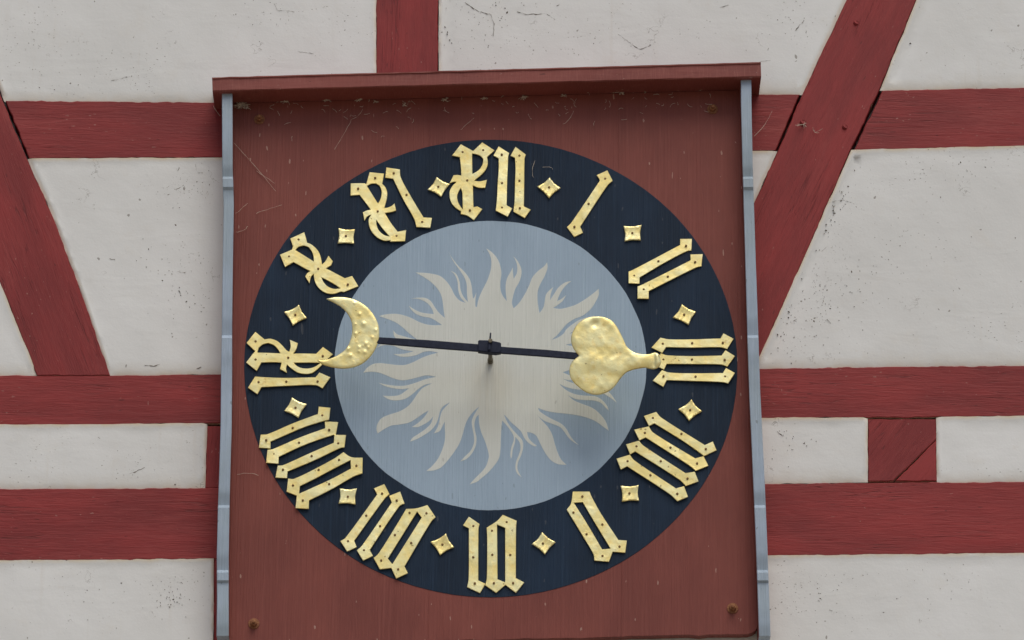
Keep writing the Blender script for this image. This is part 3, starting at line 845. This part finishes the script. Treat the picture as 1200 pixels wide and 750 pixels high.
A, B_, C_, D_ = rg(500, 160, 7.5), rg(400, 190, 7.5), rg(320, 260, 7.5), rg(280, 350, 6.25)
E_, F_, G_, H_ = rg(295, 465, 5.357), rg(390, 560, 5.767), rg(530, 595, 6.815), rg(655, 560, 6.815)
I_, J_, K_, L_ = rg(715, 465, 5.769), rg(755, 350, 6.25), rg(725, 260, 7.5), rg(620, 190, 7.5)
numerals = {
 "XII": (A, [
   ([[(300, 68), (408, 127), (488, 52), (597, 122), (532, 180), (538, 235), (528, 275), (505, 310), (470, 345), (435, 372), (420, 388), (470, 392), (530, 378), (515, 450), (455, 448), (406, 428), (408, 470), (410, 560), (412, 618), (445, 612), (490, 635), (415, 733), (360, 695), (298, 678), (302, 655), (255, 625), (220, 585), (202, 535), (202, 480), (225, 435), (262, 398), (235, 398), (200, 412), (235, 340), (270, 336), (302, 342), (302, 300), (297, 240), (290, 182), (222, 168)],
     [(400, 150), (440, 157), (478, 175), (496, 197), (493, 235), (470, 280), (432, 312), (402, 326)],
     [(300, 452), (312, 490), (315, 560), (318, 640), (295, 610), (275, 570), (268, 525), (280, 485)]],
    [(316, 137), (497, 120), (357, 385), (380, 648)]),
   ([[(632, 82), (726, 142), (718, 170), (714, 260), (708, 400), (704, 605), (752, 632), (712, 706), (606, 652), (616, 560), (624, 400), (632, 280), (632, 190), (586, 165)]], [(660, 158), (662, 408), (662, 625)]),
   ([[(780, 90), (873, 158), (862, 190), (858, 400), (855, 612), (915, 640), (862, 714), (762, 658), (772, 560), (776, 400), (780, 280), (776, 188), (736, 170)]], [(815, 168), (815, 388), (819, 628)])]),
 "XI": (B_, [
   ([[(82, 183), (205, 183), (218, 190), (248, 85), (376, 98), (360, 188), (385, 215), (403, 260), (402, 310), (390, 360), (378, 402), (400, 400), (440, 385), (468, 360), (482, 425), (440, 438), (383, 447), (440, 540), (495, 612), (570, 598), (560, 697), (428, 700), (432, 688), (380, 692), (330, 672), (285, 635), (255, 590), (240, 540), (242, 495), (264, 460), (230, 475), (203, 515), (188, 440), (220, 425), (258, 416), (220, 365), (160, 285), (80, 292)],
     [(225, 207), (260, 188), (305, 186), (335, 205), (352, 245), (352, 290), (338, 335), (322, 362)],
     [(308, 508), (360, 580), (425, 655), (375, 640), (330, 600), (310, 550)]],
    [(148, 232), (297, 138), (320, 432), (485, 650)]),
   ([[(395, 45), (515, 62), (522, 130), (600, 280), (722, 485), (797, 490), (782, 577), (660, 570), (640, 500), (540, 320), (455, 145), (385, 135)]], [(460, 97), (573, 287), (711, 525)])]),
 "X": (C_, [
   ([[(150, 148), (275, 90), (300, 182), (340, 200), (385, 240), (412, 285), (425, 335), (430, 372), (455, 350), (487, 295), (525, 345), (510, 380), (466, 407), (530, 440), (630, 492), (695, 472), (750, 562), (622, 615), (600, 610), (540, 630), (480, 628), (430, 605), (385, 560), (362, 505), (357, 458), (335, 480), (320, 540), (282, 480), (300, 450), (330, 432), (300, 420), (180, 355), (105, 398), (60, 290), (165, 245), (174, 215)],
     [(197, 248), (225, 220), (270, 208), (310, 222), (340, 260), (355, 305), (358, 348), (300, 312)],
     [(425, 485), (520, 535), (595, 583), (530, 585), (480, 565), (442, 525)]],
    [(224, 156), (140, 305), (397, 412), (657, 550)])]),
 "IX": (D_, [
   ([[(120, 243), (188, 298), (230, 293), (280, 310), (320, 345), (350, 378), (368, 388), (378, 350), (372, 300), (432, 325), (420, 370), (398, 402), (450, 400), (565, 402), (615, 352), (688, 405), (650, 440), (612, 480), (575, 515), (535, 543), (490, 550), (430, 540), (380, 507), (352, 482), (345, 510), (352, 543), (300, 515), (312, 468), (250, 465), (165, 468), (130, 530), (52, 468), (108, 396), (118, 385), (55, 325)],
     [(135, 395), (145, 360), (175, 335), (215, 325), (255, 340), (285, 370), (303, 400), (220, 397)],
     [(400, 468), (425, 492), (460, 507), (510, 510), (560, 495), (598, 468), (500, 467)]],
    [(122, 313), (122, 446), (361, 432), (614, 420)]),
   ([[(118, 570), (180, 575), (350, 580), (560, 575), (590, 540), (670, 575), (612, 655), (560, 632), (350, 638), (165, 648), (135, 700), (65, 652)]], [(144, 611), (347, 607), (576, 606)])]),
 "VIII": (E_, [
   ([[(420, 62), (494, 70), (486, 145), (460, 150), (330, 190), (118, 280), (118, 322), (44, 318), (55, 236), (100, 232), (260, 165), (415, 108)]], [(443, 117), (257, 195), (91, 272)]),
   ([[(458, 152), (543, 156), (528, 235), (510, 238), (400, 275), (300, 315), (170, 378), (168, 422), (90, 416), (98, 335), (130, 330), (300, 255), (460, 195)]], [(486, 207), (297, 288), (139, 360)]),
   ([[(518, 238), (592, 240), (582, 318), (555, 322), (400, 395), (225, 468), (222, 510), (148, 506), (162, 430), (195, 428), (360, 355), (515, 288)]], [(543, 292), (376, 372), (196, 457)]),
   ([[(575, 347), (625, 378), (697, 382), (695, 480), (640, 500), (500, 580), (360, 650), (358, 703), (274, 698), (282, 620), (218, 595), (228, 512), (262, 515), (400, 450), (520, 385)],
     [(620, 397), (622, 450), (500, 515), (298, 607), (302, 560), (400, 512), (520, 448)]],
    [(548, 396), (657, 433), (420, 458), (259, 556), (486, 548), (321, 650)])]),
 "VII": (F_, [
   ([[(277, 70), (348, 40), (383, 108), (350, 140), (145, 425), (162, 468), (97, 498), (50, 428), (85, 405), (300, 110)]], [(333, 105), (226, 255), (103, 428)]),
   ([[(380, 120), (455, 90), (485, 172), (450, 190), (250, 488), (272, 528), (205, 560), (162, 490), (195, 460), (398, 165)]], [(432, 152), (320, 326), (211, 489)]),
   ([[(495, 210), (565, 205), (640, 183), (695, 265), (665, 295), (485, 598), (508, 643), (428, 680), (395, 608), (318, 618), (275, 540), (305, 515), (420, 335)],
     [(570, 228), (600, 268), (402, 582), (372, 545)]],
    [(519, 236), (633, 239), (420, 386), (327, 558), (530, 440), (442, 618)])]),
 "VI": (G_, [
   ([[(132, 72), (218, 130), (210, 170), (208, 578), (265, 605), (222, 680), (118, 632), (130, 560), (132, 165), (85, 142)]], [(168, 147), (168, 395), (180, 603)]),
   ([[(403, 57), (515, 105), (510, 160), (508, 560), (575, 595), (508, 678), (425, 615), (350, 678), (263, 618), (275, 560), (278, 240), (274, 160), (358, 105)],
     [(358, 135), (422, 162), (422, 594), (362, 570)]],
    [(317, 184), (435, 115), (320, 376), (463, 376), (332, 602), (486, 601)])]),
 "V": (H_, [
   ([[(110, 108), (245, 108), (262, 150), (340, 290), (475, 495), (543, 500), (530, 598), (430, 590), (400, 670), (282, 660), (275, 610), (200, 480), (62, 252), (95, 205)],
     [(120, 198), (190, 193), (270, 330), (412, 565), (345, 570), (240, 390)]],
    [(187, 148), (116, 276), (347, 372), (221, 450), (484, 549), (348, 623)])]),
 "IIII": (I_, [
   ([[(228, 130), (312, 102), (345, 140), (640, 325), (695, 300), (720, 360), (635, 400), (590, 365), (480, 290), (300, 180), (262, 198)]], [(289, 143), (482, 250), (647, 352)]),
   ([[(162, 222), (262, 199), (290, 240), (575, 415), (632, 400), (665, 465), (580, 500), (530, 460), (240, 275), (198, 295)]], [(235, 244), (408, 343), (588, 450)]),
   ([[(107, 322), (195, 297), (225, 330), (510, 515), (572, 505), (598, 570), (512, 602), (470, 560), (170, 370), (135, 390)]], [(178, 335), (342, 435), (523, 552)]),
   ([[(43, 418), (133, 391), (165, 430), (445, 618), (500, 603), (527, 675), (455, 705), (400, 655), (115, 470), (72, 492)]], [(118, 435), (272, 530), (454, 655)])]),
 "III": (J_, [
   ([[(118, 285), (180, 297), (350, 297), (558, 290), (580, 252), (655, 292), (608, 368), (560, 355), (350, 358), (160, 355), (132, 398), (52, 358)]], [(136, 330), (351, 326), (575, 323)]),
   ([[(120, 402), (170, 415), (350, 420), (565, 415), (595, 375), (665, 418), (610, 495), (560, 480), (350, 478), (165, 478), (145, 520), (60, 480)]], [(140, 446), (349, 445), (589, 448)]),
   ([[(130, 520), (180, 538), (350, 545), (575, 545), (598, 508), (665, 545), (615, 622), (570, 612), (350, 602), (165, 595), (140, 645), (62, 598)]], [(141, 567), (376, 571), (592, 570)])]),
 "II": (K_, [
   ([[(540, 147), (645, 145), (640, 248), (600, 255), (400, 360), (185, 490), (183, 545), (86, 542), (86, 438), (120, 425), (540, 200)]], [(592, 210), (349, 346), (136, 473)]),
   ([[(630, 283), (740, 280), (728, 388), (680, 400), (440, 520), (265, 610), (265, 678), (165, 676), (165, 568), (200, 555), (632, 335)]], [(672, 352), (432, 481), (220, 594)])]),
 "I": (L_, [
   ([[(593, 115), (688, 73), (735, 165), (690, 205), (450, 565), (475, 618), (397, 655), (332, 568), (370, 530), (620, 165), (618, 150)]], [(669, 147), (523, 366), (399, 568)])]),
}
READ = {"VIII": "IIIV", "VII": "IIV", "VI": "IV"}
for nm, (T, plates) in numerals.items():
    allp = np.array([p for loops, _ in plates for p in T(loops[0])])
    cx, cy = allp.mean(0)
    num = empty("numeral", P(cx, cy, DN), clock, label="gilt gothic numeral %s on the dark dial ring" % nm)
    for k, (loops, nails) in enumerate(plates):
        letter_obj(num, [T(l) for l in loops], DN + 0.0011 * k, T(nails))

diamonds = [A([(88, 358), (205, 420), (128, 533), (8, 468), (102, 440)]), A([(1080, 362), (1177, 455), (1076, 545), (970, 442), (1076, 446)]),
            C_([(575, 58), (720, 68), (713, 196), (568, 192), (641, 123)]), D_([(440, 48), (498, 143), (395, 200), (330, 100), (413, 118)]),
            E_([(252, 5), (347, 48), (293, 135), (203, 90), (275, 68)]), E_([(553, 577), (660, 577), (652, 678), (545, 672), (603, 627)]),
            F_([(765, 378), (820, 470), (725, 525), (660, 435), (741, 450)]), G_([(718, 197), (826, 278), (740, 375), (635, 292), (724, 285)]),
            H_([(492, 65), (636, 60), (640, 185), (502, 192), (563, 123)]), I_([(550, 20), (622, 100), (533, 165), (460, 85), (541, 89)]),
            J_([(275, 43), (380, 98), (325, 195), (208, 140), (292, 116)]), K_([(43, 38), (200, 30), (195, 165), (52, 172), (120, 97)])]
for dm in diamonds:
    q, nl = dm[:4], dm[4]
    c = np.mean(np.array(q), 0)
    out = []
    for k in range(4):
        a, b = np.array(q[k]), np.array(q[(k + 1) % 4])
        m = (a + b) / 2 + (c - (a + b) / 2) * 0.13
        out += [tuple(a), tuple((a * .5 + m * .5) + (c - a) * .012), tuple(m), tuple((b * .5 + m * .5) + (c - b) * .012)]
    L = np.mean([np.linalg.norm(np.array(q[k]) - c) for k in range(4)])
    def hgt(x, y, dd, c=c, L=L):
        r = math.hypot(x - c[0], (y - c[1]) * 1.08) / L
        return 0.0026 * max(0, r - 0.15) ** 1.3 * 1.2 + 0.0004 * math.sin(x * 1.1 + y * .7)
    me = relief_mesh("diamond_stud", out, DN - .002, 1.6, hgt, 0.0035)
    o = obj("diamond_stud", me, M['gold'], clock)
    add_nail(o, nl[0], nl[1], DN - .0012)

# ------------------------------------------------------------------ hands
DH = DB + 0.152
SH = P(574.6, 424.0, DB)
hub_d = DH
bm = bmesh.new()
s0, s1 = Vector((SH.x, -DB + 0.002, SH.z)), Vector((SH.x, -DH - 0.016, SH.z))
tube_bm(bm, [s0, s0.lerp(s1, 0.12), s0.lerp(s1, 0.121), s1], [3.4 * S1, 3.4 * S1, 2.6 * S1, 2.4 * S1], 12)
obj("hand_shaft", bm_mesh(bm, "hand_shaft", False), M['shaft'], clock)

def bar(name, pts_px, d, th):
    me = plate_mesh(name, [pts_px], d, th, 0.0012)
    return me
moon_hand = obj("moon_hand", bar("moon_hand", [(425, 394.3), (445, 395.0), (500, 398.2), (561, 403.2), (574, 404.5), (574, 412.0), (561, 411.6), (500, 407.0), (445, 402.2), (425, 400.8)], DH, 0.007), M['iron'], clock)
heart_hand = obj("heart_hand", bar("heart_hand", [(574.4, 403.8), (589, 406.2), (640, 409.7), (690, 414.3), (690, 421.6), (640, 417.6), (589, 413.9), (574.4, 412.2)], DH, 0.007), M['iron'], clock)
me = plate_mesh("hub_block", [[(560.2, 399.5), (562, 398.2), (575, 398.6), (586, 401), (587.3, 402.5), (587, 412.5), (581, 413.5), (573, 412.8), (560, 411)]], DH + 0.006, 0.020, 0.002)
obj("hub_block", me, M['iron'], clock)
bm = bmesh.new()
a, b = P(574.9, 390.2, DH + 0.004), P(573.2, 410, DH + 0.012)
tube_bm(bm, [a, a.lerp(b, 0.45), b], [0.9 * S1, 1.1 * S1, 1.7 * S1], 8)
obj("split_pin", bm_mesh(bm, "split_pin"), M['iron'], clock)

MO = rg(370, 335, 6.82)
moon_px = smooth(MO([(85, 108), (160, 95), (240, 98), (320, 118), (400, 165), (460, 230), (497, 300), (508, 370), (500, 440), (470, 510), (420, 575), (360, 620), (290, 645), (210, 652), (120, 640), (45, 616), (12, 586), (60, 589), (130, 570), (190, 540), (235, 505), (265, 460), (285, 400), (292, 345), (285, 285), (262, 235), (225, 190), (170, 150)]), 60, 1.5)
cr = MO([(352, 230), (382, 307), (318, 383), (453, 412), (255, 500), (278, 555), (348, 490), (400, 462), (345, 522), (392, 528), (420, 490), (376, 478), (318, 308), (310, 145), (480, 355), (225, 165), (430, 240), (330, 450), (200, 560), (440, 470), (300, 600)])
crr = [1.9, 2.8, 2.1, 1.9, 2.4, 2.6, 2.1, 2.6, 1.7, 2.4, 1.9, 1.6, 1.5, 1.6, 1.9, 1.0, .9, 1.0, .9, 1.0, .9]
def moon_h(x, y, dd):
    h = 0.00014 * (385 - y) + 0.0018 * (1 - (1 - min(1, dd / 4.0)) ** 2)
    for (cx, cy), r in zip(cr, crr):
        q = ((x - cx) ** 2 + (y - cy) ** 2) / (r * 1.05) ** 2
        if q < 6: h += 0.0020 * (r / 2.2) * math.exp(-q * 1.2)
    return h + 0.0003 * math.sin(x * .35 + 1) * math.sin(y * .3)
me = relief_mesh("crescent_moon", moon_px, DH + .0015, 1.05, moon_h, 0.004)
obj("crescent_moon", me, M['gold'], moon_hand, label="gilt crescent moon with hammered crater bumps")

HO = rg(655, 360, 6.815)
heart_px = smooth(HO([(160, 388), (130, 350), (105, 305), (97, 250), (108, 205), (140, 150), (190, 108), (245, 88), (310, 82), (370, 90), (425, 118), (465, 165), (490, 210), (515, 260), (545, 320), (600, 360), (660, 375), (720, 375), (768, 362), (798, 376), (806, 400), (815, 440), (800, 472), (768, 489), (720, 485), (690, 478), (640, 485), (590, 495), (540, 515), (490, 565), (450, 620), (400, 662), (340, 685), (290, 690), (220, 672), (160, 630), (115, 590), (88, 540), (85, 480), (105, 435), (140, 405)]), 50, 1.6)
def heart_h(x, y, dd):
    rim = 1 - (1 - min(1, dd / 6.0)) ** 2
    h = 0.0020 * rim + 0.00016 * (418 - y)
    u, v = x - 690, y - 418
    h += 0.0007 * (math.sin(u * .09 + 1.2 + 1.3 * math.sin(v * .07)) * math.cos(v * .11 + .8 * math.sin(u * .05)) + .5 * math.sin(u * .16 - v * .21 + .7 + math.sin(u * .11 + v * .06) * 1.5) + .22 * math.sin(u * .41 + v * .29 + 2 * math.sin(v * .17)) + .2 * math.cos(v * .47 - u * .23 + 2 * math.sin(u * .19))) * rim
    h += 0.0022 * math.exp(-((x - 706) / 26) ** 2 - ((y - 424) / 9) ** 2) * rim           # ridge towards the tip
    h -= 0.0045 * math.exp(-((x - 697) / 5) ** 2 - ((y - 380) / 5) ** 2) * rim             # dent at the top
    h += 0.003 * math.exp(-((x - 771.5) / 3.0) ** 2) * rim - 0.0022 * math.exp(-((x - 766.5) / 1.6) ** 2) * rim   # collar near the tip
    return h
me = relief_mesh("heart", heart_px, DH + .0015, 1.25, heart_h, 0.004)
obj("heart", me, M['gold'], heart_hand, label="gilt hammered heart shaped pointer")

# ------------------------------------------------------------------ rusty bolts that hold the board
def bolt_mesh():
    bm = bmesh.new()
    r = 6.4 * S1
    tube_bm(bm, [Vector((0, 0.002, 0)), Vector((0, -0.002, 0)), Vector((0, -0.003, 0))], [r, r, r * .92], 14)
    tube_bm(bm, [Vector((0, -0.003, 0)), Vector((0, -0.014, 0)), Vector((0, -0.0155, 0))], [r * .62, r * .62, r * .5], 6)
    tube_bm(bm, [Vector((0, -0.015, 0)), Vector((0, -0.024, 0)), Vector((0, -0.025, 0))], [r * .33, r * .33, r * .22], 8)
    return bm_mesh(bm, "bolt")
bme = bolt_mesh(); bme.materials.append(M['rust'])
for x, y in ((304, 140), (297.5, 731), (858.5, 713), (835, 128)):
    o = bpy.data.objects.new("bolt", bme); COL.objects.link(o)
    o.parent = clock
    o.location = P(x, y, DB) - world_loc(clock)

# ------------------------------------------------------------------ cobwebs and dust under the roof and on the boards
rn = random.Random(99)
bm = bmesh.new()
def strand(p0, p1, d0, d1, r=0.16, sag=2.0, seg=7):
    pts = []
    jx, jy = rn.uniform(-sag, sag), rn.uniform(-sag, sag)
    for k in range(seg + 1):
        t = k / seg
        s = 4 * t * (1 - t)
        pts.append(P(p0[0] + (p1[0] - p0[0]) * t + jx * s + rn.uniform(-.35, .35), p0[1] + (p1[1] - p0[1]) * t + jy * s + rn.uniform(-.35, .35), d0 + (d1 - d0) * t))
    tube_bm(bm, pts, [r * S1 * rn.uniform(.5, 1.3) for _ in pts], 4)
def tuft(x, y, d, n, spread, r=0.25):
    for _ in range(n):
        a = rn.uniform(0, 6.28)
        l = rn.uniform(.3, 1) * spread
        strand((x + rn.uniform(-.5, .5), y + rn.uniform(-.5, .5)), (x + math.cos(a) * l * 1.4, y + math.sin(a) * l * .7), d, d - .004 + rn.uniform(0, .01), r, .6, 3)
for (x, y, n, s) in ((283, 122, 26, 8), (282, 124, 16, 6), (290, 126, 7, 5), (334, 119, 6, 4), (381, 117, 8, 4), (422, 117, 12, 5), (440, 119, 4, 3), (473, 123, 5, 4), (522, 117, 12, 5), (568, 115, 6, 4), (612, 114, 12, 5), (661, 112, 5, 4),
                     (690, 107, 5, 4), (728, 108, 10, 5), (756, 107, 6, 4), (796, 105, 4, 3), (822, 104, 5, 4)):
    tuft(x, y, DB + .006, n + 5, s * 1.05, .30)
for _ in range(95):
    x = rn.uniform(285, 850); y = 114 - (x - 280) * .026 + abs(rn.gauss(4, 17))
    a = rn.uniform(0, 6.28); l = rn.uniform(2, 8)
    strand((x, y), (x + l * math.cos(a), y + l * math.sin(a)), DB + .003, DB + .004, .21, 1.2, 4)
for p0, p1 in (((272, 165), (323, 224)), ((276, 250), (290, 238)), ((300, 250), (330, 240)), ((392, 175), (412, 140)), ((412, 140), (425, 128)), ((290, 265), (276, 272)), ((540, 152), (556, 138)), ((660, 145), (672, 130)),
               ((278, 556), (303, 557)), ((627, 188), (625, 208)), ((636, 196), (648, 198)), ((250, 124), (258, 136)), ((300, 200), (322, 215)), ((884, 160), (905, 130))):
    strand(p0, p1, DB + .005, DB + .006, .20, 2.5, 8)
tuft(1000 - 58, 146, 0.012, 8, 7, .22)
tuft(955, 155, 0.008, 6, 9, .16)
obj("cobweb", bm_mesh(bm, "cobweb"), M['web'], kind="stuff", label="dusty cobweb threads and tufts under the clock roof", category="cobweb")

# small clumps of dirt and insect remains stuck to the plaster
bm = bmesh.new()
spots = []
clusters = [(205, 220, 40, 14, 46), (215, 318, 45, 60, 34), (60, 60, 70, 45, 30), (170, 85, 50, 25, 22), (330, 20, 60, 20, 18), (540, 30, 60, 40, 22), (600, 25, 60, 40, 18), (720, 45, 60, 45, 20), (930, 30, 40, 25, 16),
            (985, 270, 14, 50, 30), (960, 340, 14, 50, 30), (1000, 330, 50, 70, 40), (930, 390, 16, 30, 16), (1020, 250, 40, 40, 16), (1100, 200, 60, 20, 14), (950, 690, 40, 30, 34), (1080, 690, 80, 40, 14), (200, 690, 30, 30, 30), (90, 700, 60, 40, 18), (150, 540, 80, 25, 14), (920, 520, 20, 20, 12),
            (1120, 60, 60, 35, 8), (1100, 330, 80, 70, 16)]
for cx, cy, sx, sy, n in clusters:
    for _ in range(int(n * 2.6)):
        spots.append((rn.gauss(cx, sx * .6), rn.gauss(cy, sy * .6)))
def inside_any(x, y):
    for pl in panels:
        c = False
        for i in range(len(pl)):
            (x1, y1), (x2, y2) = pl[i], pl[(i + 1) % len(pl)]
            if (y1 > y) != (y2 > y) and x < (x2 - x1) * (y - y1) / (y2 - y1) + x1: c = not c
        if c: return True
    return False
for x, y in spots:
    if not inside_any(x, y) or (250 < x < 905 and y > 75): continue
    p = P(x, y, 0.0008)
    big = rn.random() < .05
    r = (rn.uniform(.8, 1.6) if big else rn.uniform(.3, .8)) * S1
    a, e = rn.uniform(0, 3.14), rn.uniform(1.0, 2.6)
    n = 7
    base = []
    for k in range(n):
        t = 6.283 * k / n
        u, v = math.cos(t) * r * e * rn.uniform(.6, 1.2), math.sin(t) * r * rn.uniform(.6, 1.2)
        base.append(bm.verts.new(p + Vector((u * math.cos(a) - v * math.sin(a), 0.003, u * math.sin(a) + v * math.cos(a)))))
    top = bm.verts.new(p + Vector((0, -0.0025, 0)))
    for k in range(n):
        bm.faces.new((base[k], base[(k + 1) % n], top))
def hair(path, r):
    pts = []
    for (x0, y0), (x1, y1) in zip(path[:-1], path[1:]):
        k = max(2, int(math.hypot(x1 - x0, y1 - y0) / 2.2))
        for j in range(k):
            pts.append(P(x0 + (x1 - x0) * j / k + rn.uniform(-.5, .5), y0 + (y1 - y0) * j / k + rn.uniform(-.5, .5), 0.0016 + rn.uniform(-.0006, .0006)))
    tube_bm(bm, pts, [r * S1 * max(.05, rn.gauss(.46, .36)) for _ in pts], 4)
for path, r in (([(321, 4), (325, 12), (348, 14), (375, 10), (397, 4)], .34), ([(545, 3), (560, 13), (575, 17), (579, 28), (578, 45)], .42), ([(597, 73), (600, 80)], .4), ([(655, 1), (658, 4), (650, 8)], .4), ([(606, 13), (616, 17), (640, 16), (652, 24)], .5),
                ([(724, 40), (736, 49), (750, 58), (765, 52)], .38), ([(932, 36), (937, 29), (944, 23)], .55), ([(843, 9), (856, 5)], .4), ([(196, 229), (205, 223), (217, 216)], .7), ([(229, 192), (231, 202), (240, 203)], .5), ([(208, 200), (211, 194)], .4),
                ([(130, 94), (139, 93), (151, 89)], .45), ([(156, 44), (159, 39)], .8), ([(128, 303), (137, 305)], .5), ([(208, 318), (220, 320)], .4), ([(210, 340), (213, 350)], .5), ([(170, 428), (180, 429), (190, 426)], .6), ([(230, 432), (238, 429)], .4),
                ([(112, 510), (117, 514), (120, 512)], .6), ([(155, 554), (165, 550), (172, 547)], .5), ([(974, 237), (986, 234), (1000, 238)], .4), ([(962, 295), (970, 289), (978, 291)], .3), ([(930, 376), (936, 373)], .5), ([(969, 374), (975, 381)], .6),
                ([(911, 506), (917, 511), (920, 508)], .4), ([(1090, 297), (1092, 306)], .4), ([(1077, 725), (1079, 733)], .4), ([(348, 60), (370, 63)], .3), ([(860, 78), (905, 70)], .2)):
    if len(path) >= 2: hair(path, r)
M['dirt'] = mat_plain("dirt", (0.16, 0.13, 0.085), (0.07, 0.055, 0.04), 0.95, 80)
obj("dirt_specks", bm_mesh(bm, "dirt_specks"), M['dirt'], kind="stuff", label="dark specks of dirt and insect remains on the white plaster", category="dirt")
